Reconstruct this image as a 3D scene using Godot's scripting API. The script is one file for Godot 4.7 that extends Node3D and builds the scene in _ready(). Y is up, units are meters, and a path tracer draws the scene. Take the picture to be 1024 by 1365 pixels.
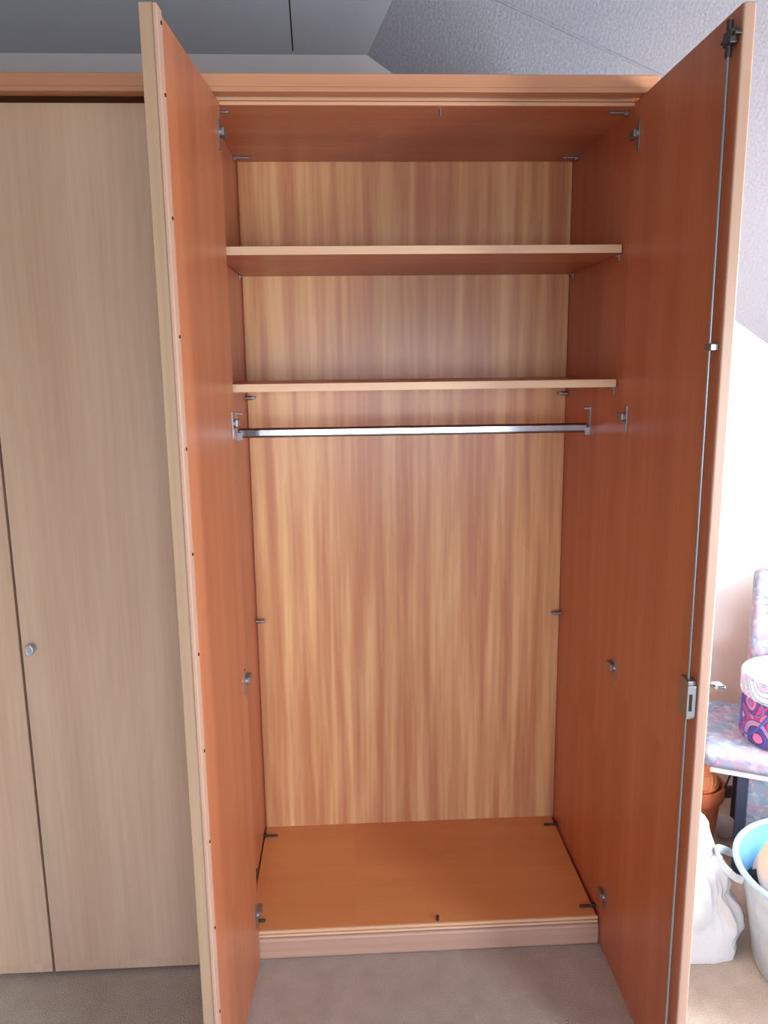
extends Node3D

const FLOOR := -0.086
const W := 0.979          # inner width of the open wardrobe
const WALL_Z := -0.71     # knee wall behind the furniture

var org := Vector3.ZERO   # builders subtract this, so shapes can be written in room coordinates
var mats := {}
var rng := RandomNumberGenerator.new()

# ------------------------------------------------------------------ geometry helpers
func sf() -> SurfaceTool:
	var st := SurfaceTool.new()
	st.begin(Mesh.PRIMITIVE_TRIANGLES)
	return st

func tri(st: SurfaceTool, p: Array, n: Array, uv: Array) -> void:
	var g: Vector3 = (p[1] - p[0]).cross(p[2] - p[0])
	var m: Vector3 = n[0] + n[1] + n[2]
	var order := [0, 2, 1] if g.dot(m) > 0.0 else [0, 1, 2]
	for i in order:
		st.set_normal(n[i])
		st.set_uv(uv[i])
		st.add_vertex(p[i])

func quad(st: SurfaceTool, p: Array, n: Array, uv: Array) -> void:
	tri(st, [p[0], p[1], p[2]], [n[0], n[1], n[2]], [uv[0], uv[1], uv[2]])
	tri(st, [p[0], p[2], p[3]], [n[0], n[2], n[3]], [uv[0], uv[2], uv[3]])

func flat_uv(p: Vector3, n: Vector3, grain: int, off: Vector2) -> Vector2:
	var a := n.abs()
	var ax := 0 if a.x >= a.y and a.x >= a.z else (1 if a.y >= a.z else 2)
	var v := grain if grain != ax else (1 if ax != 1 else 2)
	var u := 3 - ax - v
	return Vector2(p[u], -p[v]) + off

# box between two corners with rounded (bevel) edges: each corner is an octant of a small sphere
func slab(st: SurfaceTool, lo: Vector3, hi: Vector3, bevel := 0.0015, grain := 1, off := Vector2.ZERO, xf := Transform3D.IDENTITY) -> void:
	var c := (lo + hi) * 0.5
	var h := (hi - lo) * 0.5
	var b := minf(bevel, minf(h.x, minf(h.y, h.z)) * 0.98)
	var i := h - Vector3.ONE * b
	var steps := 3
	# grid over each cube face; parameters clamp into the flat part and the bevel arcs
	var ring: Array = []
	for k in steps + 1:
		ring.append(Vector2(-1.0, -PI / 4.0 + (PI / 4.0) * k / steps))
	for k in steps + 1:
		ring.append(Vector2(1.0, (PI / 4.0) * k / steps))
	for ax in 3:
		var u := (ax + 1) % 3
		var v := (ax + 2) % 3
		for s in [-1.0, 1.0]:
			var pts: Array = []
			var nrm: Array = []
			for a in ring:
				var rowp: Array = []
				var rown: Array = []
				for d in ring:
					var n := Vector3.ZERO
					n[ax] = s
					n[u] = tan(a.y)
					n[v] = tan(d.y)
					n = n.normalized()
					var p := Vector3.ZERO
					p[ax] = s * i[ax]
					p[u] = a.x * i[u]
					p[v] = d.x * i[v]
					p += n * b
					rowp.append(p + c)
					rown.append(n)
				pts.append(rowp)
				nrm.append(rown)
			var fn := Vector3.ZERO
			fn[ax] = s
			for x in ring.size() - 1:
				for y in ring.size() - 1:
					var P := [pts[x][y], pts[x + 1][y], pts[x + 1][y + 1], pts[x][y + 1]]
					var N := [nrm[x][y], nrm[x + 1][y], nrm[x + 1][y + 1], nrm[x][y + 1]]
					var U: Array = []
					for q in 4:
						U.append(flat_uv(P[q], fn, grain, off))
						P[q] = xf * P[q] - org
						N[q] = (xf.basis * N[q]).normalized()
					quad(st, P, N, U)

# surface of revolution about y: profile of Vector2(radius, height), in the frame xf
func lathe(st: SurfaceTool, prof: Array, segs: int, xf := Transform3D.IDENTITY, squash := 1.0) -> void:
	var n := prof.size()
	var nr: Array = []
	for i in n:
		var a: Vector2 = prof[maxi(i - 1, 0)]
		var b: Vector2 = prof[mini(i + 1, n - 1)]
		var d := (b - a).normalized()
		nr.append(Vector2(d.y, -d.x))
	var run := 0.0
	for i in n - 1:
		var pa: Vector2 = prof[i]
		var pb: Vector2 = prof[i + 1]
		var nxt: float = run + pa.distance_to(pb)
		# sharp corner: use the segment's own normal
		var d2: Vector2 = (pb - pa).normalized()
		var seg := Vector2(d2.y, -d2.x)
		var na: Vector2 = nr[i] if nr[i].dot(seg) > 0.8 else seg
		var nb: Vector2 = nr[i + 1] if nr[i + 1].dot(seg) > 0.8 else seg
		for k in segs:
			var t0 := TAU * k / segs
			var t1 := TAU * (k + 1) / segs
			var P: Array = []
			var N: Array = []
			var U: Array = []
			for q in [[pa, na, t0, run], [pb, nb, t0, nxt], [pb, nb, t1, nxt], [pa, na, t1, run]]:
				var pr: Vector2 = q[0]
				var nn: Vector2 = q[1]
				var t: float = q[2]
				P.append(xf * Vector3(cos(t) * pr.x * squash, pr.y, sin(t) * pr.x) - org)
				N.append((xf.basis * Vector3(cos(t) * nn.x / squash, nn.y, sin(t) * nn.x)).normalized())
				U.append(Vector2(t / TAU, q[3]))
			quad(st, P, N, U)

# round tube along a list of points
func tube(st: SurfaceTool, path: Array, r: float, segs := 10, closed := false) -> void:
	var n := path.size()
	var frames: Array = []
	var up := Vector3(0.31, 0.83, 0.46).normalized()
	for i in n:
		var a: Vector3 = path[(i - 1 + n) % n] if closed else path[maxi(i - 1, 0)]
		var b: Vector3 = path[(i + 1) % n] if closed else path[mini(i + 1, n - 1)]
		var d := (b - a).normalized()
		if absf(d.dot(up)) > 0.97:
			up = Vector3(d.y, d.z, d.x)
		var x := up.cross(d).normalized()
		up = d.cross(x).normalized()
		frames.append([x, up])
	var run := 0.0
	for i in (n if closed else n - 1):
		var j := (i + 1) % n
		var A: Vector3 = path[i]
		var B: Vector3 = path[j]
		var nx := run + A.distance_to(B)
		for k in segs:
			var t0 := TAU * k / segs
			var t1 := TAU * (k + 1) / segs
			var n0: Vector3 = frames[i][0] * cos(t0) + frames[i][1] * sin(t0)
			var n1: Vector3 = frames[i][0] * cos(t1) + frames[i][1] * sin(t1)
			var m0: Vector3 = frames[j][0] * cos(t0) + frames[j][1] * sin(t0)
			var m1: Vector3 = frames[j][0] * cos(t1) + frames[j][1] * sin(t1)
			quad(st, [A + n0 * r - org, B + m0 * r - org, B + m1 * r - org, A + n1 * r - org], [n0, m0, m1, n1],
				[Vector2(t0 / TAU, run), Vector2(t0 / TAU, nx), Vector2(t1 / TAU, nx), Vector2(t1 / TAU, run)])
		run = nx
	if not closed:
		for e in [[0, 1], [n - 1, n - 2]]:
			var C: Vector3 = path[e[0]]
			var d3: Vector3 = (C - path[e[1]]).normalized()
			for k in segs:
				var t0 := TAU * k / segs
				var t1 := TAU * (k + 1) / segs
				var a0: Vector3 = frames[e[0]][0] * cos(t0) + frames[e[0]][1] * sin(t0)
				var a1: Vector3 = frames[e[0]][0] * cos(t1) + frames[e[0]][1] * sin(t1)
				tri(st, [C - org, C + a0 * r - org, C + a1 * r - org], [d3, d3, d3], [Vector2.ZERO, Vector2.ZERO, Vector2.ZERO])

func cyl(st: SurfaceTool, a: Vector3, b: Vector3, r: float, segs := 14) -> void:
	tube(st, [a, b], r, segs)

# convex polygon (any order round) given thickness away from `n` (n points into the room)
func plate(st: SurfaceTool, poly: Array, n: Vector3, thick: float) -> void:
	var m := poly.size()
	var ax := n.cross(Vector3(0.0, 1.0, 0.0))
	if ax.length() < 0.1:
		ax = Vector3(1, 0, 0)
	ax = ax.normalized()
	var ay := n.cross(ax).normalized()
	var mid := Vector3.ZERO
	for p in poly:
		mid += p
	mid /= m
	for side in 2:
		var sh: Vector3 = Vector3.ZERO if side == 0 else -n * thick
		var nn := n if side == 0 else -n
		for i in range(1, m - 1):
			var P: Array = []
			var U: Array = []
			for q in [poly[0], poly[i], poly[i + 1]]:
				P.append(q + sh - org)
				U.append(Vector2(q.dot(ax), q.dot(ay)))
			tri(st, P, [nn, nn, nn], U)
	for i in m:
		var a: Vector3 = poly[i]
		var b: Vector3 = poly[(i + 1) % m]
		var o := (b - a).cross(n).normalized()
		if o.dot((a + b) * 0.5 - mid) < 0.0:
			o = -o
		quad(st, [a - org, b - org, b - n * thick - org, a - n * thick - org], [o, o, o, o],
			[Vector2(0, 0), Vector2(1, 0), Vector2(1, 1), Vector2(0, 1)])

func clip(poly: Array, n: Vector3, d: float) -> Array:   # keeps n.p >= d
	var out: Array = []
	for i in poly.size():
		var a: Vector3 = poly[i]
		var b: Vector3 = poly[(i + 1) % poly.size()]
		var da := n.dot(a) - d
		var db := n.dot(b) - d
		if da >= 0.0:
			out.append(a)
		if (da > 0.0 and db < 0.0) or (da < 0.0 and db > 0.0):
			out.append(a.lerp(b, da / (da - db)))
	return out

# ------------------------------------------------------------------ nodes
func obj(called: String, st: SurfaceTool, m: Material, parent: Node = self) -> MeshInstance3D:
	var o := MeshInstance3D.new()
	o.name = called
	var me := st.commit()
	me.surface_set_material(0, m)
	o.mesh = me
	parent.add_child(o, true)
	return o

func numbered(called: String) -> String:
	if not has_node(NodePath(called)):
		return called
	var k := 1
	while has_node(NodePath("%s_%03d" % [called, k])):
		k += 1
	return "%s_%03d" % [called, k]

func thing(called: String, label: String, category: String, at := Vector3.ZERO, turn := 0.0) -> Node3D:
	var o := Node3D.new()
	o.name = numbered(called)
	add_child(o)
	o.position = at
	o.rotation.y = turn
	o.set_meta("label", label)
	o.set_meta("category", category)
	return o

func sub(called: String, parent: Node, at: Vector3) -> Node3D:
	var o := Node3D.new()
	o.name = called
	parent.add_child(o, true)
	o.position = at
	return o

func structure(o: Node, label: String, category: String) -> void:
	o.set_meta("kind", "structure")
	o.set_meta("label", label)
	o.set_meta("category", category)

# ------------------------------------------------------------------ materials
func noise(seed_: int, freq: float, oct := 3) -> FastNoiseLite:
	var n := FastNoiseLite.new()
	n.seed = seed_
	n.noise_type = FastNoiseLite.TYPE_SIMPLEX_SMOOTH
	n.frequency = freq
	n.fractal_octaves = oct
	return n

func plain(c: Color, rough := 0.6, metal := 0.0, spec := 0.5) -> StandardMaterial3D:
	var m := StandardMaterial3D.new()
	m.albedo_color = c
	m.roughness = rough
	m.metallic = metal
	m.metallic_specular = spec
	return m

func tex_mat(im: Image, rough: float, uvs: Vector3, spec := 0.5) -> StandardMaterial3D:
	var m := StandardMaterial3D.new()
	im.generate_mipmaps()
	m.albedo_texture = ImageTexture.create_from_image(im)
	m.roughness = rough
	m.metallic_specular = spec
	m.uv1_scale = uvs
	return m

# veneer: u runs across the grain (w metres for the width of the image), v along it
func veneer(seed_: int, a: Color, b: Color, pw: int, ph: int, bands: float, fine: float, arches: float, contrast: float) -> Image:
	var im := Image.create(pw, ph, false, Image.FORMAT_RGB8)
	var n1 := noise(seed_, 1.0, 3)
	var n2 := noise(seed_ + 7, 1.0, 2)
	var n3 := noise(seed_ + 13, 1.0, 2)
	for y in ph:
		var v := float(y) / ph
		for x in pw:
			var u := float(x) / pw
			var t := n1.get_noise_2d(u * bands, v * 1.1) * 0.85
			t += n2.get_noise_2d(u * fine, v * 5.0) * 0.30
			if arches > 0.0:
				var cx := absf(u - 0.5 + 0.05 * n3.get_noise_1d(v * 3.0)) * 5.2
				var ph2 := sqrt(cx * cx + 0.05) * 3.4 + v * 2.2 + n3.get_noise_2d(u * 3.0, v * 2.5) * 0.7
				t += sin(ph2 * TAU) * arches
			t = clampf(0.5 + t * contrast, 0.0, 1.0)
			if contrast > 1.0:   # veneer strips with crisper borders
				t = lerpf(t, roundf(t * 5.0) / 5.0, 0.6)
			im.set_pixel(x, y, a.lerp(b, t))
	return im

func bump_from(n: FastNoiseLite, size: int, strength: float) -> ImageTexture:
	var im := n.get_seamless_image(size, size)
	im.convert(Image.FORMAT_RGBA8)
	im.bump_map_to_normal_map(strength)
	return ImageTexture.create_from_image(im)

func c8(r: int, g: int, b: int) -> Color:
	return Color8(r, g, b)

func make_materials() -> void:
	mats.inner = tex_mat(veneer(3, c8(182, 104, 68), c8(206, 130, 90), 512, 512, 9.0, 90.0, 0.0, 0.55), 0.36, Vector3(1.0, 0.45, 1))
	mats.bed = tex_mat(veneer(8, c8(212, 138, 80), c8(226, 154, 94), 256, 512, 7.0, 70.0, 0.0, 0.5), 0.34, Vector3(1.0, 0.6, 1))
	mats.back = tex_mat(veneer(21, c8(196, 132, 90), c8(228, 180, 128), 1024, 512, 15.0, 48.0, 0.0, 1.1), 0.32, Vector3(1.0 / 1.0, 1.0 / 2.2, 1))
	mats.outer = tex_mat(veneer(34, c8(196, 160, 132), c8(218, 186, 156), 512, 1024, 4.0, 40.0, 0.10, 0.6), 0.42, Vector3(1.0 / 0.53, 1.0 / 2.2, 1))
	mats.edge = tex_mat(veneer(41, c8(214, 172, 136), c8(230, 192, 156), 256, 256, 8.0, 60.0, 0.0, 0.5), 0.40, Vector3(6.0, 0.5, 1))
	mats.cornice = tex_mat(veneer(45, c8(190, 128, 92), c8(212, 152, 114), 256, 512, 6.0, 60.0, 0.0, 0.5), 0.38, Vector3(3.0, 0.4, 1))
	mats.door_edge = tex_mat(veneer(42, c8(182, 144, 122), c8(200, 160, 138), 256, 256, 8.0, 60.0, 0.0, 0.5), 0.40, Vector3(6.0, 0.5, 1))
	mats.tan_edge = tex_mat(veneer(43, c8(166, 134, 106), c8(184, 152, 122), 256, 256, 8.0, 60.0, 0.0, 0.5), 0.45, Vector3(6.0, 0.5, 1))
	mats.steel = plain(Color(0.62, 0.62, 0.63), 0.38, 0.9)
	mats.key_steel = plain(Color(0.80, 0.81, 0.82), 0.35, 0.6)
	mats.dark_steel = plain(Color(0.34, 0.33, 0.33), 0.42, 0.85)
	mats.chrome = plain(Color(0.60, 0.61, 0.65), 0.12, 1.0)
	mats.screw = plain(Color(0.17, 0.13, 0.11), 0.5, 0.5)
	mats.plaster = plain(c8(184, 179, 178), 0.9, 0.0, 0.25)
	mats.lit_plaster = plain(c8(228, 222, 219), 0.9, 0.0, 0.25)  # same plaster with brightness put into the colour, offsets the chair's shade
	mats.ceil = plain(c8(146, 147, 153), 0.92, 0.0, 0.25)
	var stip := noise(77, 0.030, 3)
	stip.noise_type = FastNoiseLite.TYPE_CELLULAR
	stip.cellular_return_type = FastNoiseLite.RETURN_DISTANCE
	var cm: StandardMaterial3D = plain(c8(142, 142, 149), 0.8, 0.0, 0.3)
	cm.normal_enabled = true
	cm.normal_texture = bump_from(stip, 512, 8.0)
	cm.normal_scale = 0.9
	cm.uv1_triplanar = true
	cm.uv1_world_triplanar = true
	cm.uv1_scale = Vector3.ONE * 7.5
	mats.stipple = cm
	var carp := Image.create(512, 512, false, Image.FORMAT_RGB8)
	var q1 := noise(5, 0.012, 3)
	var q2 := noise(6, 0.35, 2)
	for y in 512:
		for x in 512:
			var t := clampf(0.5 + 0.35 * q1.get_noise_2d(x, y) + 0.55 * q2.get_noise_2d(x, y), 0, 1)
			carp.set_pixel(x, y, c8(178, 162, 147).lerp(c8(202, 187, 172), t))
	var fm := tex_mat(carp, 0.97, Vector3.ONE, 0.2)
	fm.uv1_triplanar = true
	fm.uv1_world_triplanar = true
	fm.uv1_scale = Vector3.ONE * 1.7
	fm.normal_enabled = true
	fm.normal_texture = bump_from(noise(9, 0.25, 2), 512, 5.0)
	fm.normal_scale = 0.7
	mats.carpet = fm
	mats.skirting = plain(c8(70, 44, 34), 0.45)
	mats.white_paint = plain(c8(225, 224, 220), 0.5)
	# marbled upholstery
	var mb := Image.create(512, 512, false, Image.FORMAT_RGB8)
	var w1 := noise(51, 0.008, 4)
	var w2 := noise(52, 0.010, 4)
	var w3 := noise(53, 0.03, 3)
	for y in 512:
		for x in 512:
			var a := w1.get_noise_2d(x + 60.0 * w2.get_noise_2d(x, y), y + 60.0 * w1.get_noise_2d(y, x))
			var b := w2.get_noise_2d(x * 1.3 + 300.0, y * 1.3)
			var c := c8(196, 190, 206).lerp(c8(168, 192, 210), clampf(0.5 + a * 1.6, 0, 1))
			c = c.lerp(c8(214, 172, 192), clampf(b * 1.9, 0, 0.8))
			c = c.lerp(c8(240, 238, 244), clampf(w3.get_noise_2d(x, y) * 1.2, 0, 0.6))
			c = c.lerp(c8(120, 112, 146), 0.45 * clampf(1.0 - absf(a - 0.12) * 16.0, 0, 1))
			mb.set_pixel(x, y, Color(c.r * 0.78, c.g * 0.80, c.b * 0.82))
	mats.marble = tex_mat(mb, 0.85, Vector3(1.5, 1.5, 1), 0.3)
	# printed paper of the hat box: overlapping fans of rings
	mats.paper = tex_mat(fans(61, [c8(98, 78, 146), c8(204, 64, 136), c8(128, 112, 176), c8(226, 120, 172), c8(76, 78, 152), c8(168, 144, 196)], c8(50, 40, 100), 20.0, 0.24), 0.55, Vector3(1, 1.0 / 0.22, 1))
	mats.paper_lid = tex_mat(fans(67, [c8(170, 214, 236), c8(206, 190, 230), c8(236, 200, 226), c8(190, 226, 240), c8(228, 236, 246)], c8(120, 150, 206), 14.0, 0.26), 0.5, Vector3(1, 1.0 / 0.3, 1))
	mats.cord = plain(c8(60, 78, 160), 0.7)
	mats.frame_black = plain(c8(62, 72, 94), 0.5, 0.3)
	mats.terracotta = plain(c8(190, 104, 66), 0.85)
	mats.yarn = plain(c8(226, 150, 104), 0.95)
	mats.needle = plain(c8(36, 28, 26), 0.4)
	var zn := Image.create(256, 256, false, Image.FORMAT_RGB8)
	var z1 := noise(71, 0.02, 3)
	for y in 256:
		for x in 256:
			zn.set_pixel(x, y, c8(168, 178, 186).lerp(c8(196, 206, 214), clampf(0.5 + z1.get_noise_2d(x, y * 0.7), 0, 1)))
	mats.zinc = tex_mat(zn, 0.42, Vector3(2, 2, 1))
	mats.zinc.metallic = 0.35
	mats.enamel = plain(c8(112, 164, 204), 0.35)
	mats.rim_blue = plain(c8(150, 182, 206), 0.4)
	var cl: StandardMaterial3D = plain(c8(228, 226, 228), 0.95, 0.0, 0.2)
	cl.normal_enabled = true
	cl.normal_texture = bump_from(noise(15, 0.02, 4), 256, 4.0)
	cl.normal_scale = 0.5
	cl.uv1_triplanar = true
	cl.uv1_scale = Vector3.ONE * 3.0
	mats.cotton = cl
	cl.albedo_color = c8(206, 203, 204)
	mats.dark_cloth = plain(c8(34, 36, 46), 0.95)
	var hw := Image.create(512, 256, false, Image.FORMAT_RGB8)
	for y in 256:
		for x in 512:
			var wv := 0.5 + 0.5 * sin(x * TAU / 8.0) * sin(y * TAU / 8.0)
			hw.set_pixel(x, y, c8(190, 158, 132).lerp(c8(220, 194, 170), wv))
	mats.straw = tex_mat(hw, 0.85, Vector3(4, 8, 1))
	mats.grey_ball = plain(c8(190, 186, 184), 0.9)
	mats.glass = plain(Color(0.9, 0.95, 1.0, 0.06), 0.02)
	mats.glass.transparency = BaseMaterial3D.TRANSPARENCY_ALPHA

func fans(seed_: int, cols: Array, line: Color, count: float, rad: float) -> Image:
	var r := RandomNumberGenerator.new()
	r.seed = seed_
	var W_ := 512
	var H_ := 128
	var im := Image.create(W_, H_, false, Image.FORMAT_RGB8)
	im.fill(cols[0])
	for k in int(count * 9):
		var cx := r.randf() * W_
		var cy := r.randf_range(-0.1, 1.1) * H_
		var rr := H_ * rad * r.randf_range(0.55, 1.1)
		var rings := r.randi_range(3, 5)
		var base := r.randi_range(0, cols.size() - 1)
		var ang := r.randf() * TAU
		for y in range(maxi(0, int(cy - rr)), mini(H_, int(cy + rr) + 1)):
			for x in range(int(cx - rr), int(cx + rr) + 1):
				var d := Vector2(x - cx, y - cy)
				var e := d.rotated(ang)
				var l := Vector2(e.x, e.y * (1.0 + 0.8 * clampf(e.x / rr, 0, 1))).length() / rr
				if l < 1.0:
					var f := fposmod(l * rings, 1.0)
					var c: Color = cols[(base + int(l * rings)) % cols.size()]
					im.set_pixel(posmod(x, W_), y, line if f > 0.84 else c)
	return im

# ------------------------------------------------------------------ room
const RX := 2.1
const LX := -2.6
const FZ := 4.6
const CY := 2.80
var slope_n := Vector3(0, -cos(deg_to_rad(40.0)), sin(deg_to_rad(40.0)))
var slope_p := Vector3(0, 2.459, WALL_Z)
var hip_n := Vector3(-0.386621, -0.583027, 0.714565)
var hip_d := -2.09114

func shell() -> Array:
	return [[Vector3(0, 1, 0), FLOOR], [Vector3(1, 0, 0), LX], [Vector3(-1, 0, 0), -RX], [Vector3(0, 0, -1), -FZ],
		[Vector3(0, 0, 1), WALL_Z], [Vector3(0, -1, 0), -CY], [slope_n, slope_n.dot(slope_p)], [hip_n, hip_d]]

func face(k: int) -> Array:
	var planes := shell()
	var n: Vector3 = planes[k][0]
	var c: Vector3 = n * float(planes[k][1])
	var a := n.cross(Vector3(0.3, 0.9, 0.2)).normalized()
	var b := n.cross(a).normalized()
	c += (a * a.dot(Vector3(0, 1, 2) - c) + b * b.dot(Vector3(0, 1, 2) - c))
	var poly: Array = [c + (a + b) * 9.0, c + (a - b) * 9.0, c - (a + b) * 9.0, c - (a - b) * 9.0]
	for j in planes.size():
		if j != k:
			poly = clip(poly, planes[j][0], planes[j][1])
	return poly

func grown(poly: Array, by: float) -> Array:
	var mid := Vector3.ZERO
	for p in poly:
		mid += p
	mid /= poly.size()
	var out: Array = []
	for p in poly:
		out.append(p + (p - mid).normalized() * by)
	return out

# wall with rectangular holes; u is the horizontal axis index (0 or 2)
func holed(st: SurfaceTool, poly: Array, n: Vector3, u: int, holes: Array) -> void:
	var eu := Vector3.ZERO
	eu[u] = 1.0
	var x0 := -99.0
	for h in holes:
		var strip := clip(clip(poly, eu, x0), -eu, -h[0])
		if strip.size() > 2: plate(st, strip, n, 0.12)
		var col := clip(clip(poly, eu, h[0]), -eu, -h[1])
		var lowp := clip(col, Vector3(0, -1, 0), -h[2])
		var upp := clip(col, Vector3(0, 1, 0), h[3])
		if lowp.size() > 2: plate(st, lowp, n, 0.12)
		if upp.size() > 2: plate(st, upp, n, 0.12)
		x0 = h[1]
	var rest := clip(poly, eu, x0)
	if rest.size() > 2: plate(st, rest, n, 0.12)

# windows: [axis position, u0, u1, y0, y1, energy]
var win_right := [[-0.05, 0.75, 0.50, 1.80, 8.8], [1.85, 2.65, 0.60, 1.70, 6.5]]
var win_front := [[-0.35, 1.75, 0.70, 1.80, 5.8]]

func build_room() -> void:
	var st := sf()
	plate(st, grown(face(0), 0.2), Vector3(0, 1, 0), 0.1)
	structure(obj("floor", st, mats.carpet), "beige short pile carpet under the wardrobe", "carpet")
	st = sf()
	plate(st, grown(face(1), 0.2), Vector3(1, 0, 0), 0.12)
	structure(obj("wall_left", st, mats.plaster), "pale plaster wall on the left side of the room", "wall")
	st = sf()
	holed(st, face(2), Vector3(-1, 0, 0), 2, win_right)
	structure(obj("wall_right", st, mats.plaster), "pale plaster wall with the two windows at right", "wall")
	st = sf()
	holed(st, face(3), Vector3(0, 0, -1), 0, win_front)
	structure(obj("wall_front", st, mats.plaster), "pale plaster wall facing the wardrobe", "wall")
	var wb := Node3D.new()
	wb.name = "wall_back"
	add_child(wb)
	structure(wb, "pale plaster wall behind the wardrobe and the chair", "wall")
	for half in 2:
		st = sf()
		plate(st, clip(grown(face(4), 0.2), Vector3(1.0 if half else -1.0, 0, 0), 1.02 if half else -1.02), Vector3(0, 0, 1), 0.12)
		obj("plaster_section", st, mats.lit_plaster if half else mats.plaster, wb)  # section right of the wardrobe is coloured lighter to imitate daylight on it
	# skirting board along the back wall
	st = sf()
	slab(st, Vector3(1.05, FLOOR, WALL_Z), Vector3(RX, FLOOR + 0.045, WALL_Z + 0.014), 0.004, 0)
	structure(obj("baseboard_back", st, mats.skirting), "dark brown skirting board behind the chair", "skirting board")
	# ceiling: flat part, sloped boards on the left, stippled slope on the right
	var c := Node3D.new()
	c.name = "ceiling"
	add_child(c)
	structure(c, "grey sloped attic ceiling above the wardrobe", "ceiling")
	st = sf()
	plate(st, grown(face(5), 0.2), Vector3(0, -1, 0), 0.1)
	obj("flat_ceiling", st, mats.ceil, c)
	var sl := face(6)
	var gap := 0.1621
	st = sf()
	plate(st, grown(sl, 0.1).map(func(p): return p - slope_n * 0.008), slope_n, 0.1)
	obj("ceiling_backing", st, mats.screw, c)
	for half in 2:
		var e := Vector3(1, 0, 0) if half else Vector3(-1, 0, 0)
		st = sf()
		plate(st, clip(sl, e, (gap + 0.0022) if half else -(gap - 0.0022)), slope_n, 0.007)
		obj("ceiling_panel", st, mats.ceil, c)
	st = sf()
	plate(st, grown(face(7), 0.1), hip_n, 0.1)
	var hp := obj("stippled_slope", st, mats.stipple, c)
	# raised joint between the boards of the stippled slope
	st = sf()
	var a := Vector3(0.749, 2.515, -0.469)
	var b := Vector3(1.190, 2.303, -0.404)
	var d := (b - a).normalized()
	tube(st, [a - d * 0.35, a, b, b + d * 0.12], 0.0042, 8)
	obj("joint_strip", st, mats.stipple, hp)
	# windows
	var k := 1
	for w in win_right:
		window(k, Vector3(RX, 0, 0), 2, w, Vector3(-1, 0, 0))
		k += 1
	for w in win_front:
		window(k, Vector3(0, 0, FZ), 0, w, Vector3(0, 0, -1))
		k += 1

func window(k: int, at: Vector3, u: int, w: Array, inward: Vector3) -> void:
	var e := Vector3.ZERO
	e[u] = 1.0
	var mid: Vector3 = at + e * ((w[0] + w[1]) * 0.5) + Vector3(0, (w[2] + w[3]) * 0.5, 0) - inward * 0.06
	var o := Node3D.new()
	o.name = "window_%d" % k
	add_child(o)
	o.position = mid
	structure(o, ["white framed window in the right wall beside the chair", "white framed window in the right wall further forward", "wide white framed window in the wall facing the wardrobe"][k - 1], "window")
	var hw: float = (w[1] - w[0]) * 0.5
	var hh: float = (w[3] - w[2]) * 0.5
	var keep := org
	org = Vector3.ZERO
	var dep := inward.abs() * 0.03
	var st := sf()
	var f := 0.045
	for s in [-1.0, 1.0]:
		slab(st, e * (s * hw - (f if s > 0 else 0.0)) - Vector3(0, hh, 0) - dep, e * (s * hw + (f if s < 0 else 0.0)) + Vector3(0, hh, 0) + dep, 0.004)
		slab(st, -e * hw + Vector3(0, s * hh - (f if s > 0 else 0.0), 0) - dep, e * hw + Vector3(0, s * hh + (f if s < 0 else 0.0), 0) + dep, 0.004)
	slab(st, -e * 0.025 - Vector3(0, hh, 0) - dep, e * 0.025 + Vector3(0, hh, 0) + dep, 0.004)
	obj("window_frame", st, mats.white_paint, o)
	for s in [-1.0, 1.0]:
		st = sf()
		var c: Vector3 = e * (s * hw * 0.5)
		slab(st, c - e * (hw * 0.5 - 0.03) - Vector3(0, hh - 0.04, 0) - dep * 0.1, c + e * (hw * 0.5 - 0.03) + Vector3(0, hh - 0.04, 0) + dep * 0.1, 0.001)
		obj("pane", st, mats.glass, o)
	org = keep

# ------------------------------------------------------------------ wardrobe
func hinge(parent: Node, at: Vector3, face_dir: float, arm: bool) -> void:
	# at: point on the door's inner face, in the door's local frame (inner face looks along face_dir x)
	var st := sf()
	var s := face_dir
	slab(st, at + Vector3(minf(0, s * 0.003), -0.033, -0.007), at + Vector3(maxf(0, s * 0.003), 0.033, 0.007), 0.0012)
	cyl(st, at + Vector3(0, 0.004, -0.004), at + Vector3(s * 0.009, 0.004, -0.004), 0.011)
	if arm:
		slab(st, at + Vector3(minf(0, s * 0.013), -0.004, -0.036), at + Vector3(maxf(0, s * 0.013), 0.013, 0.002), 0.002)
	obj("hinge", st, mats.steel, parent)

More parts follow.
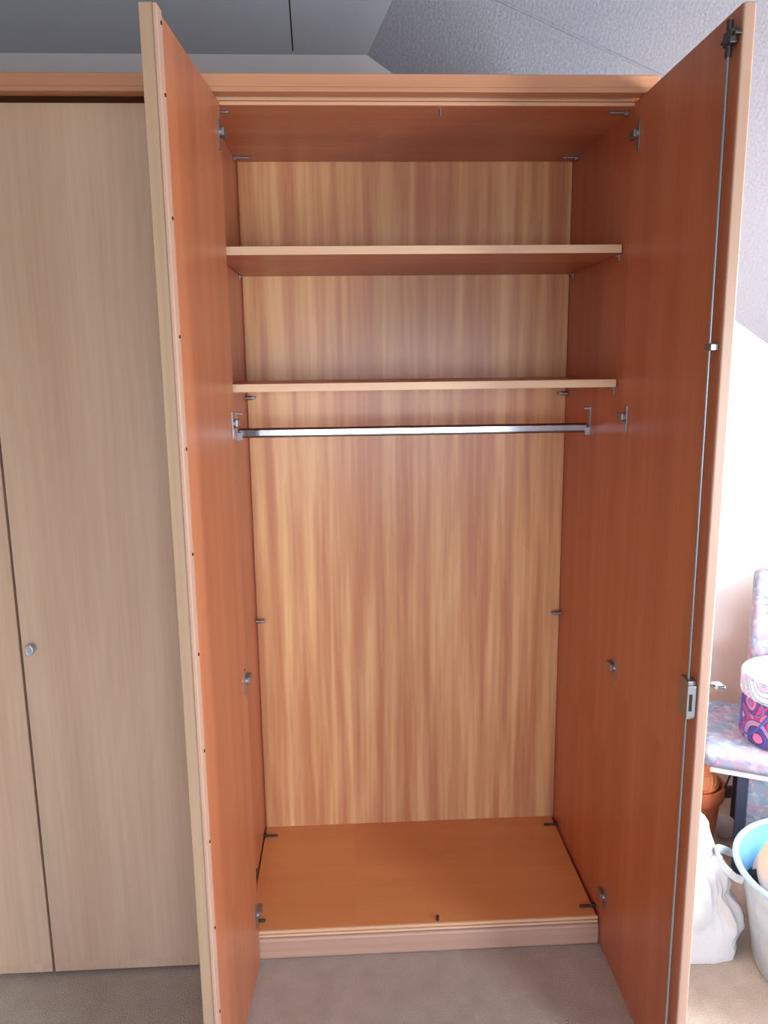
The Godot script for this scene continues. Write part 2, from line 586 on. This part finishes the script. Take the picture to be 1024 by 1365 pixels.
func build_wardrobe() -> void:
	var base := Vector3(W * 0.5, FLOOR, -0.25)
	var wd := thing("wardrobe", "open two-door beech wardrobe with two shelves and an empty hanging rail", "wardrobe", base)
	org = base
	var st := sf()
	# carcass
	slab(st, Vector3(-0.019, FLOOR + 0.004, -0.51), Vector3(0.0, 2.119, 0.0), 0.0015, 1, Vector2(0.3, 0.2))
	slab(st, Vector3(-0.019, FLOOR + 0.004, -0.512), Vector3(0.03, 2.119, -0.503), 0.001)
	obj("side_panel", st, mats.inner, wd)
	st = sf()
	slab(st, Vector3(W - 0.02, FLOOR + 0.004, -0.512), Vector3(W + 0.019, 2.119, -0.503), 0.001)
	slab(st, Vector3(W, FLOOR + 0.004, -0.51), Vector3(W + 0.019, 2.119, 0.0), 0.0015, 1, Vector2(0.7, 0.5))
	obj("side_panel", st, mats.inner, wd)
	st = sf()
	slab(st, Vector3(0.0, 2.10, -0.505), Vector3(W, 2.119, -0.002), 0.001, 0, Vector2(0.1, 0.4))
	var top := obj("top_panel", st, mats.inner, wd)
	st = sf()
	slab(st, Vector3(0.0005, 2.1005, -0.002), Vector3(W - 0.0005, 2.1075, 0.0015), 0.001, 0)
	slab(st, Vector3(0.0005, 2.1105, -0.002), Vector3(W - 0.0005, 2.1185, 0.0015), 0.001, 0)
	obj("edge_band", st, mats.edge, top)
	st = sf()
	slab(st, Vector3(0.004, -0.02, -0.495), Vector3(W - 0.008, 0.0, -0.003), 0.001, 0, Vector2(0.2, 0.3))
	var bed := obj("floor_panel", st, mats.bed, wd)
	st = sf()
	slab(st, Vector3(0.004, -0.0085, -0.003), Vector3(W - 0.004, -0.0005, 0.0015), 0.001, 0)
	slab(st, Vector3(0.004, -0.0195, -0.003), Vector3(W - 0.004, -0.0125, 0.0015), 0.001, 0)
	obj("edge_band", st, mats.edge, bed)
	st = sf()
	slab(st, Vector3(0.004, FLOOR + 0.002, -0.02), Vector3(W - 0.001, -0.021, 0.008), 0.008, 0)
	obj("plinth", st, mats.door_edge, wd)
	st = sf()
	slab(st, Vector3(0.004, -0.02, -0.502), Vector3(W - 0.001, 2.10, -0.4943), 0.001, 1, Vector2(0.02, 2.15))
	obj("back_panel", st, mats.back, wd)
	# shelves
	for y in [1.7824, 1.4607]:
		st = sf()
		slab(st, Vector3(0.003, y, -0.49), Vector3(W - 0.003, y + 0.0195, -0.040), 0.001, 0, Vector2(0.4 * y, 0.1))
		var sh := obj("shelf", st, mats.inner, wd)
		st = sf()
		slab(st, Vector3(0.003, y, -0.040), Vector3(W - 0.003, y + 0.0195, -0.038), 0.001, 0, Vector2(0.3 * y, 0.2))
		obj("edge_band", st, mats.edge, sh)
		for x in [0.0, W]:
			for z in [-0.062, -0.455]:
				st = sf()
				var s := 1.0 if x == 0.0 else -1.0
				cyl(st, Vector3(x, y - 0.004, z), Vector3(x + s * 0.011, y - 0.004, z), 0.0035)
				slab(st, Vector3(x + minf(0, s * 0.003), y - 0.017, z - 0.004), Vector3(x + maxf(0, s * 0.003), y, z + 0.004), 0.001)
				obj("shelf_pin", st, mats.steel, sh)
	# hanging rail
	st = sf()
	slab(st, Vector3(0.004, 1.330, -0.257), Vector3(W - 0.004, 1.357, -0.243), 0.0069, 0)
	var rail := obj("hanging_rail", st, mats.chrome, wd)
	for x in [0.0, W]:
		var s := 1.0 if x == 0.0 else -1.0
		st = sf()
		slab(st, Vector3(x + minf(0, s * 0.003), 1.322, -0.259), Vector3(x + maxf(0, s * 0.003), 1.402, -0.241), 0.001)
		slab(st, Vector3(x + minf(0, s * 0.018), 1.394, -0.255), Vector3(x + maxf(0, s * 0.018), 1.400, -0.245), 0.001)
		slab(st, Vector3(x + minf(0, s * 0.016), 1.324, -0.260), Vector3(x + maxf(0, s * 0.016), 1.330, -0.240), 0.001)
		slab(st, Vector3(x + minf(0, s * 0.016), 1.324, -0.2425), Vector3(x + maxf(0, s * 0.016), 1.346, -0.239), 0.001)
		obj("rail_bracket", st, mats.steel, rail)
	# corner connectors on the top and floor panels
	for x in [0.0, W]:
		var s := 1.0 if x == 0.0 else -1.0
		for z in [-0.038, -0.44]:
			for up in [2.10, 0.0]:
				var dy := -1.0 if up > 1.0 else 1.0
				st = sf()
				slab(st, Vector3(x + minf(0, s * 0.012), up + minf(0, dy * 0.010), z - 0.007), Vector3(x + maxf(0, s * 0.010), up + maxf(0, dy * 0.010), z + 0.007), 0.002)
				slab(st, Vector3(x + minf(s * 0.008, s * 0.046), up + minf(0, dy * 0.006), z - 0.004), Vector3(x + maxf(s * 0.008, s * 0.046), up + maxf(0, dy * 0.006), z + 0.004), 0.002)
				obj("corner_connector", st, mats.steel if up > 1.0 else mats.dark_steel, wd)
	# clips that hold the back panel
	for x in [0.0, W]:
		var s := 1.0 if x == 0.0 else -1.0
		for y in [1.430, 0.730]:
			st = sf()
			cyl(st, Vector3(x + s * 0.001, y, -0.474), Vector3(x + s * 0.017, y, -0.474), 0.0065)
			slab(st, Vector3(x + minf(s * 0.013, s * 0.030), y - 0.0045, -0.486), Vector3(x + maxf(s * 0.013, s * 0.030), y + 0.0045, -0.466), 0.003)
			obj("panel_clip", st, mats.steel, wd)
	# small catch pins for the lock bolts, front middle
	st = sf()
	cyl(st, Vector3(0.533, 2.10, -0.027), Vector3(0.533, 2.085, -0.027), 0.0035)
	obj("catch_pin", st, mats.steel, wd)
	st = sf()
	cyl(st, Vector3(0.525, 0.0, -0.012), Vector3(0.525, 0.014, -0.012), 0.0045)
	obj("catch_pin", st, mats.dark_steel, wd)
	# low hole cap on the left side panel
	st = sf()
	slab(st, Vector3(0.0, 0.045, -0.17), Vector3(0.012, 0.075, -0.155), 0.002)
	obj("hinge_plate", st, mats.dark_steel, wd)
	# ---- doors, each in the frame of its hinge (local z runs from the hinge to the free edge)
	org = Vector3.ZERO
	var hs := [1.995, 1.354, 0.712, 0.050]
	# left door, opened a little past the right angle: inner face looks to +x
	var ld := MeshInstance3D.new()
	st = sf()
	slab(st, Vector3(-0.020, -0.080, 0.0), Vector3(0.0, 2.099, 0.486), 0.0012, 1, Vector2(0.15, 0.3))
	ld = obj("door", st, mats.inner, wd)
	ld.position = Vector3(0.034, 0.0, 0.022) - base
	ld.rotation.y = -atan2(0.030, 0.488)
	st = sf()
	slab(st, Vector3(-0.0235, -0.080, 0.0), Vector3(-0.0195, 2.099, 0.4865), 0.0012, 1, Vector2(0.25, 0.1))
	obj("outer_veneer", st, mats.outer, ld)
	st = sf()
	slab(st, Vector3(-0.0235, -0.080, 0.486), Vector3(0.0, 2.099, 0.489), 0.0018, 1)
	obj("edge_band", st, mats.tan_edge, ld)
	st = sf()
	slab(st, Vector3(-0.0005, -0.078, 0.462), Vector3(0.0065, 2.097, 0.491), 0.0015, 1, Vector2(0.5, 0.1))
	var bat := obj("door_batten", st, mats.door_edge, ld)
	for y in [2.075, 1.966, 1.772, 1.575, 1.378, 1.184, 0.99, 0.793, 0.599, 0.406, 0.21]:
		st = sf()
		cyl(st, Vector3(0.006, y, 0.470), Vector3(0.0078, y, 0.470), 0.0032, 8)
		obj("screw", st, mats.screw, bat)
	for y in hs:
		hinge(ld, Vector3(0.0, y + 0.033, 0.026), 1.0, true)
	# right door: inner face looks to -x
	st = sf()
	slab(st, Vector3(0.0, -0.076, 0.0), Vector3(0.018, 2.107, 0.504), 0.0012, 1, Vector2(0.55, 0.7))
	var rd := obj("door", st, mats.inner, wd)
	rd.position = Vector3(W - 0.001, 0.0, 0.0012) - base
	rd.rotation.y = -atan2(0.0045, 0.488)
	st = sf()
	slab(st, Vector3(0.0175, -0.076, 0.0), Vector3(0.021, 2.107, 0.504), 0.0015, 1, Vector2(0.75, 0.1))
	obj("outer_veneer", st, mats.outer, rd)
	st = sf()
	slab(st, Vector3(0.0, -0.076, 0.5025), Vector3(0.0215, 2.107, 0.5105), 0.0036, 1)
	obj("edge_band", st, mats.door_edge, rd)
	for y in hs:
		hinge(rd, Vector3(0.0, y + 0.033, 0.038), -1.0, true)
	# espagnolette lock: case, two rods, guide, catches
	st = sf()
	slab(st, Vector3(-0.017, 0.827, 0.4610), Vector3(0.0, 0.907, 0.4980), 0.002)
	slab(st, Vector3(-0.019, 0.833, 0.4975), Vector3(-0.001, 0.899, 0.5035), 0.001)
	var lock := obj("lock_case", st, mats.steel, rd)
	st = sf()
	slab(st, Vector3(-0.015, 0.847, 0.5032), Vector3(-0.009, 0.882, 0.5048), 0.0006)
	obj("lock_slot", st, mats.screw, lock)
	st = sf()
	cyl(st, Vector3(-0.010, 0.90, 0.4840), Vector3(-0.010, 2.075, 0.4840), 0.0034, 10)
	obj("lock_rod", st, mats.steel, rd)
	st = sf()
	cyl(st, Vector3(-0.010, -0.070, 0.4800), Vector3(-0.010, 0.835, 0.4840), 0.0034, 10)
	obj("lock_rod", st, mats.steel, rd)
	st = sf()
	slab(st, Vector3(-0.015, 1.540, 0.4730), Vector3(0.0, 1.553, 0.4990), 0.002)
	obj("rod_guide", st, mats.steel, rd)
	st = sf()
	slab(st, Vector3(-0.016, 2.048, 0.4710), Vector3(0.0, 2.072, 0.4990), 0.003)
	slab(st, Vector3(-0.013, 2.058, 0.4570), Vector3(0.0, 2.064, 0.5110), 0.002)
	cyl(st, Vector3(-0.010, 2.03, 0.4840), Vector3(-0.010, 2.088, 0.4840), 0.0058, 10)
	obj("rod_catch", st, mats.dark_steel, rd)
	st = sf()
	cyl(st, Vector3(0.020, 0.892, 0.4880), Vector3(0.026, 0.892, 0.4880), 0.013, 16)
	cyl(st, Vector3(0.020, 0.892, 0.4880), Vector3(0.052, 0.892, 0.4880), 0.003)
	slab(st, Vector3(0.040, 0.888, 0.4740), Vector3(0.058, 0.896, 0.5020), 0.003)
	obj("key", st, mats.chrome, rd)

func build_closed() -> void:
	var base := Vector3(-0.54, FLOOR, -0.25)
	var wd := thing("wardrobe", "closed pale beech wardrobe unit with flush doors left of the open unit", "wardrobe", base)
	org = base
	var st := sf()
	slab(st, Vector3(-1.06, FLOOR + 0.004, -0.51), Vector3(-1.041, 2.119, 0.0))
	obj("side_panel", st, mats.outer, wd)
	st = sf()
	slab(st, Vector3(-0.0395, FLOOR + 0.004, -0.51), Vector3(-0.0205, 2.119, 0.0))
	obj("side_panel", st, mats.inner, wd)
	st = sf()
	slab(st, Vector3(-1.041, 2.10, -0.505), Vector3(-0.0395, 2.119, -0.25), 0.001, 0)
	obj("top_panel", st, mats.inner, wd)
	st = sf()
	slab(st, Vector3(-1.041, -0.02, -0.495), Vector3(-0.0395, 0.0, -0.002), 0.001, 0)
	obj("floor_panel", st, mats.bed, wd)
	st = sf()
	slab(st, Vector3(-1.041, -0.02, -0.505), Vector3(-0.0395, 2.10, -0.497), 0.001, 1)
	obj("back_panel", st, mats.back, wd)
	st = sf()
	slab(st, Vector3(-1.041, FLOOR + 0.002, -0.03), Vector3(-0.0395, -0.021, -0.004), 0.001, 0)
	obj("plinth", st, mats.dark_steel, wd)
	for d in [[-0.5165, -0.012, 0.10], [-1.055, -0.5225, 0.55]]:
		st = sf()
		slab(st, Vector3(d[0], -0.077, 0.002), Vector3(d[1], 2.0975, 0.022), 0.002, 1, Vector2(d[2], 2.15))
		var dr := obj("door", st, mats.outer, wd)
		if d[2] < 0.2:
			st = sf()
			cyl(st, Vector3(-0.490, 0.845, 0.0215), Vector3(-0.490, 0.845, 0.026), 0.011, 18)
			cyl(st, Vector3(-0.490, 0.845, 0.0215), Vector3(-0.490, 0.845, 0.044), 0.0035)
			var ring: Array = []
			for k in 16:
				var t := TAU * k / 16
				ring.append(Vector3(-0.488 + 0.008 * cos(t), 0.845 + 0.011 * sin(t), 0.048))
			tube(st, ring, 0.0036, 8, true)
			slab(st, Vector3(-0.494, 0.836, 0.0465), Vector3(-0.482, 0.853, 0.0495), 0.001)
			obj("key", st, mats.key_steel, dr)
	# continuous cornice over both units
	var cb := Vector3(-0.03, 2.108, 0.03)
	org = cb
	st = sf()
	slab(st, Vector3(-1.10, 2.1195, -0.08), Vector3(1.013, 2.1475, 0.058), 0.003, 0)
	slab(st, Vector3(-1.095, 2.1095, 0.024), Vector3(1.008, 2.1205, 0.060), 0.0025, 0)
	var co := obj("cornice", st, mats.cornice)
	co.position = cb
	co.set_meta("label", "long reddish beech cornice running across the top of both wardrobe units")
	co.set_meta("category", "cornice")

# ------------------------------------------------------------------ things in the corner at right
func build_corner() -> void:
	org = Vector3.ZERO
	# upholstered chair
	var ch := thing("chair", "chair covered in marbled grey and pink fabric behind the zinc tub", "chair", Vector3(1.695, FLOOR, -0.31), deg_to_rad(-25.8))
	var st := sf()
	slab(st, Vector3(-0.275, 0.382, -0.205), Vector3(0.275, 0.446, 0.2), 0.026, 0)
	obj("seat", st, mats.marble, ch)
	st = sf()
	slab(st, Vector3(-0.245, 0.362, -0.18), Vector3(0.245, 0.385, 0.175), 0.003, 0)
	obj("seat_frame", st, mats.white_paint, ch)
	st = sf()
	slab(st, Vector3(-0.146, 0.43, -0.232), Vector3(0.20, 0.925, -0.172), 0.024, 1)
	obj("backrest", st, mats.marble, ch)
	for x in [-0.15, 0.17]:
		for z in [0.14, -0.15]:
			st = sf()
			slab(st, Vector3(x - 0.015, 0.0, z - 0.015), Vector3(x + 0.015, 0.37, z + 0.015), 0.002)
			obj("leg", st, mats.frame_black, ch)
	st = sf()
	slab(st, Vector3(-0.136, 0.02, 0.140), Vector3(0.156, 0.364, 0.152), 0.004, 0, Vector2(0.4, 0.2))
	obj("front_panel", st, mats.marble, ch)
	# hat box
	var hb := thing("hat_box", "round hat box with purple and pink printed paper on the marbled chair", "box", Vector3(1.69, FLOOR + 0.4462, -0.305))
	st = sf()
	lathe(st, [Vector2(0.0, 0.0), Vector2(0.160, 0.0), Vector2(0.164, 0.004), Vector2(0.164, 0.18), Vector2(0.0, 0.18)], 48)
	obj("box_body", st, mats.paper, hb)
	st = sf()
	lathe(st, [Vector2(0.1645, 0.142), Vector2(0.169, 0.142), Vector2(0.170, 0.20), Vector2(0.165, 0.206), Vector2(0.08, 0.210), Vector2(0.0, 0.211)], 48)
	obj("lid", st, mats.paper_lid, hb)
	st = sf()
	var cordp: Array = []
	for k in 17:
		var t := float(k) / 16.0
		var a := lerpf(3.35, 2.55, t)
		var rr := 0.166 + 0.020 * sin(t * PI)
		cordp.append(Vector3(cos(a) * rr, 0.135 - 0.10 * sin(t * PI), sin(a) * rr))
	tube(st, cordp, 0.003, 8)
	obj("cord", st, mats.cord, hb)
	# terracotta pot with a ball of yarn and a needle
	var pc := Vector3(1.420, FLOOR, -0.40)
	var pot := thing("plant_pot", "terracotta pot holding yarn, between the wardrobe door and the chair", "pot", pc)
	st = sf()
	lathe(st, [Vector2(0.0, 0.0), Vector2(0.062, 0.0), Vector2(0.066, 0.004), Vector2(0.082, 0.205), Vector2(0.092, 0.207), Vector2(0.095, 0.25), Vector2(0.092, 0.254), Vector2(0.084, 0.252), Vector2(0.078, 0.20), Vector2(0.060, 0.012), Vector2(0.0, 0.012)], 40)
	obj("pot_body", st, mats.terracotta, pot)
	var yn := thing("yarn_ball", "ball of orange yarn sitting in the terracotta pot", "yarn", pc + Vector3(0.0, 0.249, 0.0))
	st = sf()
	var prof: Array = []
	for k in 17:
		var t := -PI / 2 + PI * k / 16
		prof.append(Vector2(cos(t) * 0.070, sin(t) * 0.066))
	lathe(st, prof, 32)
	obj("yarn_core", st, mats.yarn, yn)
	for w in 9:
		st = sf()
		var loop: Array = []
		var bs := Basis(Vector3(sin(w * 1.7), 0.4, cos(w * 2.3)).normalized(), w * 0.8)
		for k in 36:
			var t := TAU * k / 36
			loop.append(bs * Vector3(cos(t) * 0.0715, 0.012 * sin(w * 1.9), sin(t) * 0.0715))
		tube(st, loop, 0.0035, 6, true)
		obj("yarn_strand", st, mats.yarn if w % 3 else mats.terracotta, yn)
	st = sf()
	var nd := thing("knitting_needle", "thin dark knitting needle sticking up out of the terracotta pot", "needle", pc + Vector3(0.06, 0.21, 0.05))
	cyl(st, Vector3(-0.004, -0.02, 0.0), Vector3(0.040, 0.130, 0.01), 0.0035, 8)
	obj("needle_shaft", st, mats.needle, nd)
	st = sf()
	lathe(st, [Vector2(0, -0.006), Vector2(0.005, -0.003), Vector2(0.006, 0.002), Vector2(0.0, 0.006)], 12, Transform3D(Basis.IDENTITY, Vector3(0.041, 0.133, 0.01)))
	obj("needle_cap", st, mats.needle, nd)
	# small pale ball on the carpet
	st = sf()
	prof = []
	for k in 13:
		var t := -PI / 2 + PI * k / 12
		prof.append(Vector2(cos(t) * 0.04, 0.04 + sin(t) * 0.04))
	lathe(st, prof, 24)
	var gb := obj("ball", st, mats.grey_ball)
	gb.position = Vector3(1.565, FLOOR, -0.465)
	gb.set_meta("label", "small pale grey ball on the carpet behind the chair leg")
	gb.set_meta("category", "ball")
	build_tub()
	build_bag()

func build_tub() -> void:
	var tc := Vector3(1.555, FLOOR, 0.14)
	var tb := thing("zinc_tub", "grey zinc wash tub with pale blue inside, beside the white cotton bag", "tub", tc)
	var st := sf()
	lathe(st, [Vector2(0.0, 0.004), Vector2(0.172, 0.004), Vector2(0.176, 0.0), Vector2(0.182, 0.003), Vector2(0.187, 0.03), Vector2(0.187, 0.036), Vector2(0.205, 0.14), Vector2(0.225, 0.238), Vector2(0.229, 0.242), Vector2(0.230, 0.248), Vector2(0.240, 0.290)], 64)
	obj("tub_body", st, mats.zinc, tb)
	st = sf()
	lathe(st, [Vector2(0.238, 0.292), Vector2(0.217, 0.22), Vector2(0.196, 0.13), Vector2(0.172, 0.02), Vector2(0.0, 0.018)], 64)
	obj("tub_lining", st, mats.enamel, tb)
	st = sf()
	var rim: Array = []
	for k in 64:
		var t := TAU * k / 64
		rim.append(Vector3(cos(t) * 0.243, 0.293, sin(t) * 0.243))
	tube(st, rim, 0.0085, 10, true)
	obj("rim", st, mats.rim_blue, tb)
	# strap handle on the left
	st = sf()
	for i in 20:
		var t0 := PI * i / 20
		var t1 := PI * (i + 1) / 20
		var P: Array = []
		var N: Array = []
		var pts: Array = []
		for t in [t0, t1]:
			var a := deg_to_rad(lerpf(186.0, 214.0, t / PI))
			var rr: float = 0.238 + 0.058 * pow(sin(t), 0.6)
			pts.append(Vector3(cos(a) * rr, 0.262 + 0.035 * sin(t), sin(a) * rr))
		var mid: Vector3 = (pts[0] + pts[1]) * 0.5
		slab_between(st, pts[0], pts[1], 0.022, 0.003)
	obj("handle", st, mats.zinc, tb)
	# dark cloth lying in the tub
	st = sf()
	var nz := noise(88, 6.0, 3)
	var rings := 12
	var segs := 40
	var grid: Array = []
	for r in rings + 1:
		var row: Array = []
		for k in segs:
			var t := TAU * k / segs
			var rr := 0.203 * r / rings
			var y := 0.222 + 0.05 * nz.get_noise_2d(cos(t) * rr * 1.5, sin(t) * rr * 1.5) - (0.02 if r == rings else 0.0)
			row.append(Vector3(cos(t) * rr, y, sin(t) * rr))
		grid.append(row)
	surface(st, grid, true, Vector3.UP)
	var dk := obj("folded_cloth", st, mats.dark_cloth)
	dk.position = tc
	dk.set_meta("label", "dark cloth lying inside the zinc tub under the straw hat")
	dk.set_meta("category", "cloth")
	# straw hat leaning in the tub
	var hat := thing("straw_hat", "pale woven straw hat resting on dark cloth in the zinc tub", "hat", tc + Vector3(-0.088, 0.290, 0.0))
	hat.rotation = Vector3(deg_to_rad(24), 0, deg_to_rad(34))
	st = sf()
	lathe(st, [Vector2(0.150, -0.060), Vector2(0.118, -0.048), Vector2(0.116, -0.030), Vector2(0.112, 0.018), Vector2(0.100, 0.045), Vector2(0.065, 0.056), Vector2(0.0, 0.060)], 48, Transform3D.IDENTITY)
	obj("hat_crown", st, mats.straw, hat)
	st = sf()
	for row in 3:
		for k in 40:
			var t := TAU * (k + 0.5 * row) / 40
			var rr := 0.1155 - 0.0006 * row
			var p := Vector3(cos(t) * rr, -0.026 + row * 0.009, sin(t) * rr)
			cyl(st, p, p + Vector3(cos(t), 0, sin(t)) * 0.0006, 0.0026, 6)
	var holes := obj("openwork", st, mats.screw, hat)
	holes.set_meta("kind", "stuff")

func slab_between(st: SurfaceTool, a: Vector3, b: Vector3, hh: float, th: float) -> void:
	var d := (b - a)
	var z := d.normalized()
	var y := Vector3.UP
	var x := y.cross(z).normalized()
	y = z.cross(x)
	var xf := Transform3D(Basis(x, y, z), (a + b) * 0.5)
	slab(st, Vector3(-th / 2, -hh / 2, -d.length() * 0.53), Vector3(th / 2, hh / 2, d.length() * 0.53), 0.001, 1, Vector2.ZERO, xf)

# smooth surface over a grid of points (rows of equal length), closed round if wrap
func surface(st: SurfaceTool, grid: Array, wrap: bool, outward: Vector3, centre := Vector3.INF) -> void:
	var R := grid.size()
	var C: int = grid[0].size()
	var nn: Array = []
	for i in R:
		var row: Array = []
		for j in C:
			var a: Vector3 = grid[maxi(i - 1, 0)][j]
			var b: Vector3 = grid[mini(i + 1, R - 1)][j]
			var l: Vector3 = grid[i][(j - 1 + C) % C] if wrap else grid[i][maxi(j - 1, 0)]
			var r: Vector3 = grid[i][(j + 1) % C] if wrap else grid[i][mini(j + 1, C - 1)]
			var n := (b - a).cross(r - l)
			n = n.normalized() if n.length() > 1e-9 else outward
			var want: Vector3 = outward if centre == Vector3.INF else (grid[i][j] - centre)
			row.append(n if n.dot(want) >= 0.0 else -n)
		nn.append(row)
	for i in R - 1:
		for j in (C if wrap else C - 1):
			var k := (j + 1) % C
			quad(st, [grid[i][j], grid[i + 1][j], grid[i + 1][k], grid[i][k]], [nn[i][j], nn[i + 1][j], nn[i + 1][k], nn[i][k]],
				[Vector2(j * 1.0 / C, i * 1.0 / R), Vector2(j * 1.0 / C, (i + 1.0) / R), Vector2((j + 1.0) / C, (i + 1.0) / R), Vector2((j + 1.0) / C, i * 1.0 / R)])

func build_bag() -> void:
	# slumped cotton bag: stacked outlines, wrinkled
	var bc := Vector3(1.20, FLOOR, -0.02)
	var bag := thing("cotton_bag", "white crumpled cotton bag slumped on the carpet beside the wardrobe door", "bag", bc)
	var nz := noise(91, 5.0, 3)
	var nz2 := noise(92, 14.0, 2)
	var st := sf()
	# rows: height, right reach, left reach, front reach, back reach
	var rows := [[0.0, 0.148, 0.14, 0.118, 0.13], [0.004, 0.152, 0.145, 0.122, 0.135], [0.030, 0.154, 0.145, 0.124, 0.135], [0.034, 0.151, 0.14, 0.117, 0.13], [0.06, 0.160, 0.14, 0.115, 0.13], [0.083, 0.170, 0.14, 0.112, 0.13], [0.11, 0.166, 0.14, 0.104, 0.13], [0.14, 0.150, 0.135, 0.100, 0.125], [0.165, 0.130, 0.135, 0.096, 0.125], [0.18, 0.120, 0.13, 0.092, 0.12], [0.20, 0.130, 0.125, 0.088, 0.11], [0.23, 0.125, 0.125, 0.080, 0.11], [0.26, 0.105, 0.12, 0.070, 0.10], [0.29, 0.092, 0.12, 0.060, 0.10], [0.325, 0.080, 0.11, 0.040, 0.085], [0.36, 0.072, 0.10, 0.034, 0.06], [0.378, 0.06, 0.08, 0.02, 0.035], [0.383, 0.0, 0.0, 0.0, 0.0]]
	var grid: Array = []
	for r in rows:
		var row: Array = []
		for k in 120:
			var t := TAU * k / 120
			var cx := cos(t)
			var sz := sin(t)
			var px: float = signf(cx) * pow(absf(cx), 0.45) * (r[1] if cx > 0 else r[2])
			var pz: float = signf(sz) * pow(absf(sz), 0.6) * (r[3] if sz > 0 else r[4])
			var y: float = r[0]
			var wv := 1.0 + (0.10 * nz.get_noise_3d(cx * 0.5, y * 1.2, sz * 0.5) + 0.10 * nz2.get_noise_3d(cx * 0.35, y * 0.5, sz * 0.35)) * clampf(y * 10.0, 0.2, 1.0)
			row.append(Vector3(px * wv, y, pz * wv))
		grid.append(row)
	surface(st, grid, true, Vector3.UP, Vector3(0, 0.15, 0))
	obj("bag_body", st, mats.cotton, bag)
	# loose fold hanging over the front
	st = sf()
	grid = []
	for i in 20:
		var v := i / 19.0
		var row: Array = []
		for j in 16:
			var u := j / 15.0
			var wid := lerpf(0.055, 0.10, sin(v * PI * 0.8))
			var x := -0.06 + (u - 0.5) * 2.0 * wid + 0.02 * v
			var z := 0.055 + 0.075 * sin(v * PI * 0.62) + 0.03 * sin(u * PI) - 0.02 + 0.012 * nz.get_noise_2d(u * 0.5, v * 0.5)
			var y := 0.36 - 0.25 * v - 0.03 * absf(u - 0.5)
			row.append(Vector3(x, y, z))
		grid.append(row)
	surface(st, grid, false, Vector3(0, 0.3, 1))
	var back: Array = []
	for row in grid:
		back.append(row.map(func(p): return p - Vector3(0, 0.002, 0.012)))
	surface(st, back, false, Vector3(0, -0.3, -1))
	obj("loose_fold", st, mats.cotton, bag)

# ------------------------------------------------------------------ scene
func _ready() -> void:
	rng.seed = 7
	var cam := Camera3D.new()
	cam.name = "Camera"
	cam.fov = 66.578
	cam.position = Vector3(0.29885, 1.52214, 1.90446)
	cam.rotation_order = EULER_ORDER_YXZ
	cam.rotation = Vector3(-0.186276, -0.047391, -0.012648)
	cam.near = 0.02
	add_child(cam)
	cam.current = true
	var env := Environment.new()
	env.background_mode = Environment.BG_SKY
	var sky := Sky.new()
	var psm := ProceduralSkyMaterial.new()
	psm.sky_top_color = Color(0.55, 0.68, 0.90)
	psm.sky_horizon_color = Color(0.86, 0.90, 0.96)
	psm.ground_bottom_color = Color(0.30, 0.32, 0.26)
	psm.ground_horizon_color = Color(0.62, 0.66, 0.64)
	psm.sky_energy_multiplier = 3.0
	sky.sky_material = psm
	env.sky = sky
	env.tonemap_mode = Environment.TONE_MAPPER_LINEAR
	env.tonemap_exposure = 1.07
	env.sdfgi_enabled = true
	env.ssao_enabled = true
	env.ssil_enabled = true
	var we := WorldEnvironment.new()
	we.name = "WorldEnvironment"
	we.environment = env
	add_child(we)
	# daylight of each window, as large soft lights in the openings
	var dl := 0
	for w in win_right:
		daylight("daylight", Vector3(RX - 0.02, (w[2] + w[3]) * 0.5, (w[0] + w[1]) * 0.5), Vector2(w[1] - w[0] - 0.1, w[3] - w[2] - 0.1), PI / 2, w[4], Color(0.93, 0.97, 1.0))
	for w in win_front:
		daylight("daylight", Vector3((w[0] + w[1]) * 0.5, (w[2] + w[3]) * 0.5, FZ - 0.02), Vector2(w[1] - w[0] - 0.1, w[3] - w[2] - 0.1), 0.0, w[4], Color(0.96, 0.98, 1.0))
	make_materials()
	build_room()
	build_wardrobe()
	build_closed()
	build_corner()

func daylight(called: String, at: Vector3, size: Vector2, turn: float, energy: float, c: Color) -> void:
	var l := AreaLight3D.new()
	l.name = called
	l.area_size = size
	l.light_energy = energy
	l.light_color = c
	l.shadow_enabled = true
	l.area_range = 12.0
	l.area_attenuation = 2.0
	add_child(l, true)
	l.position = at
	l.rotation.y = turn
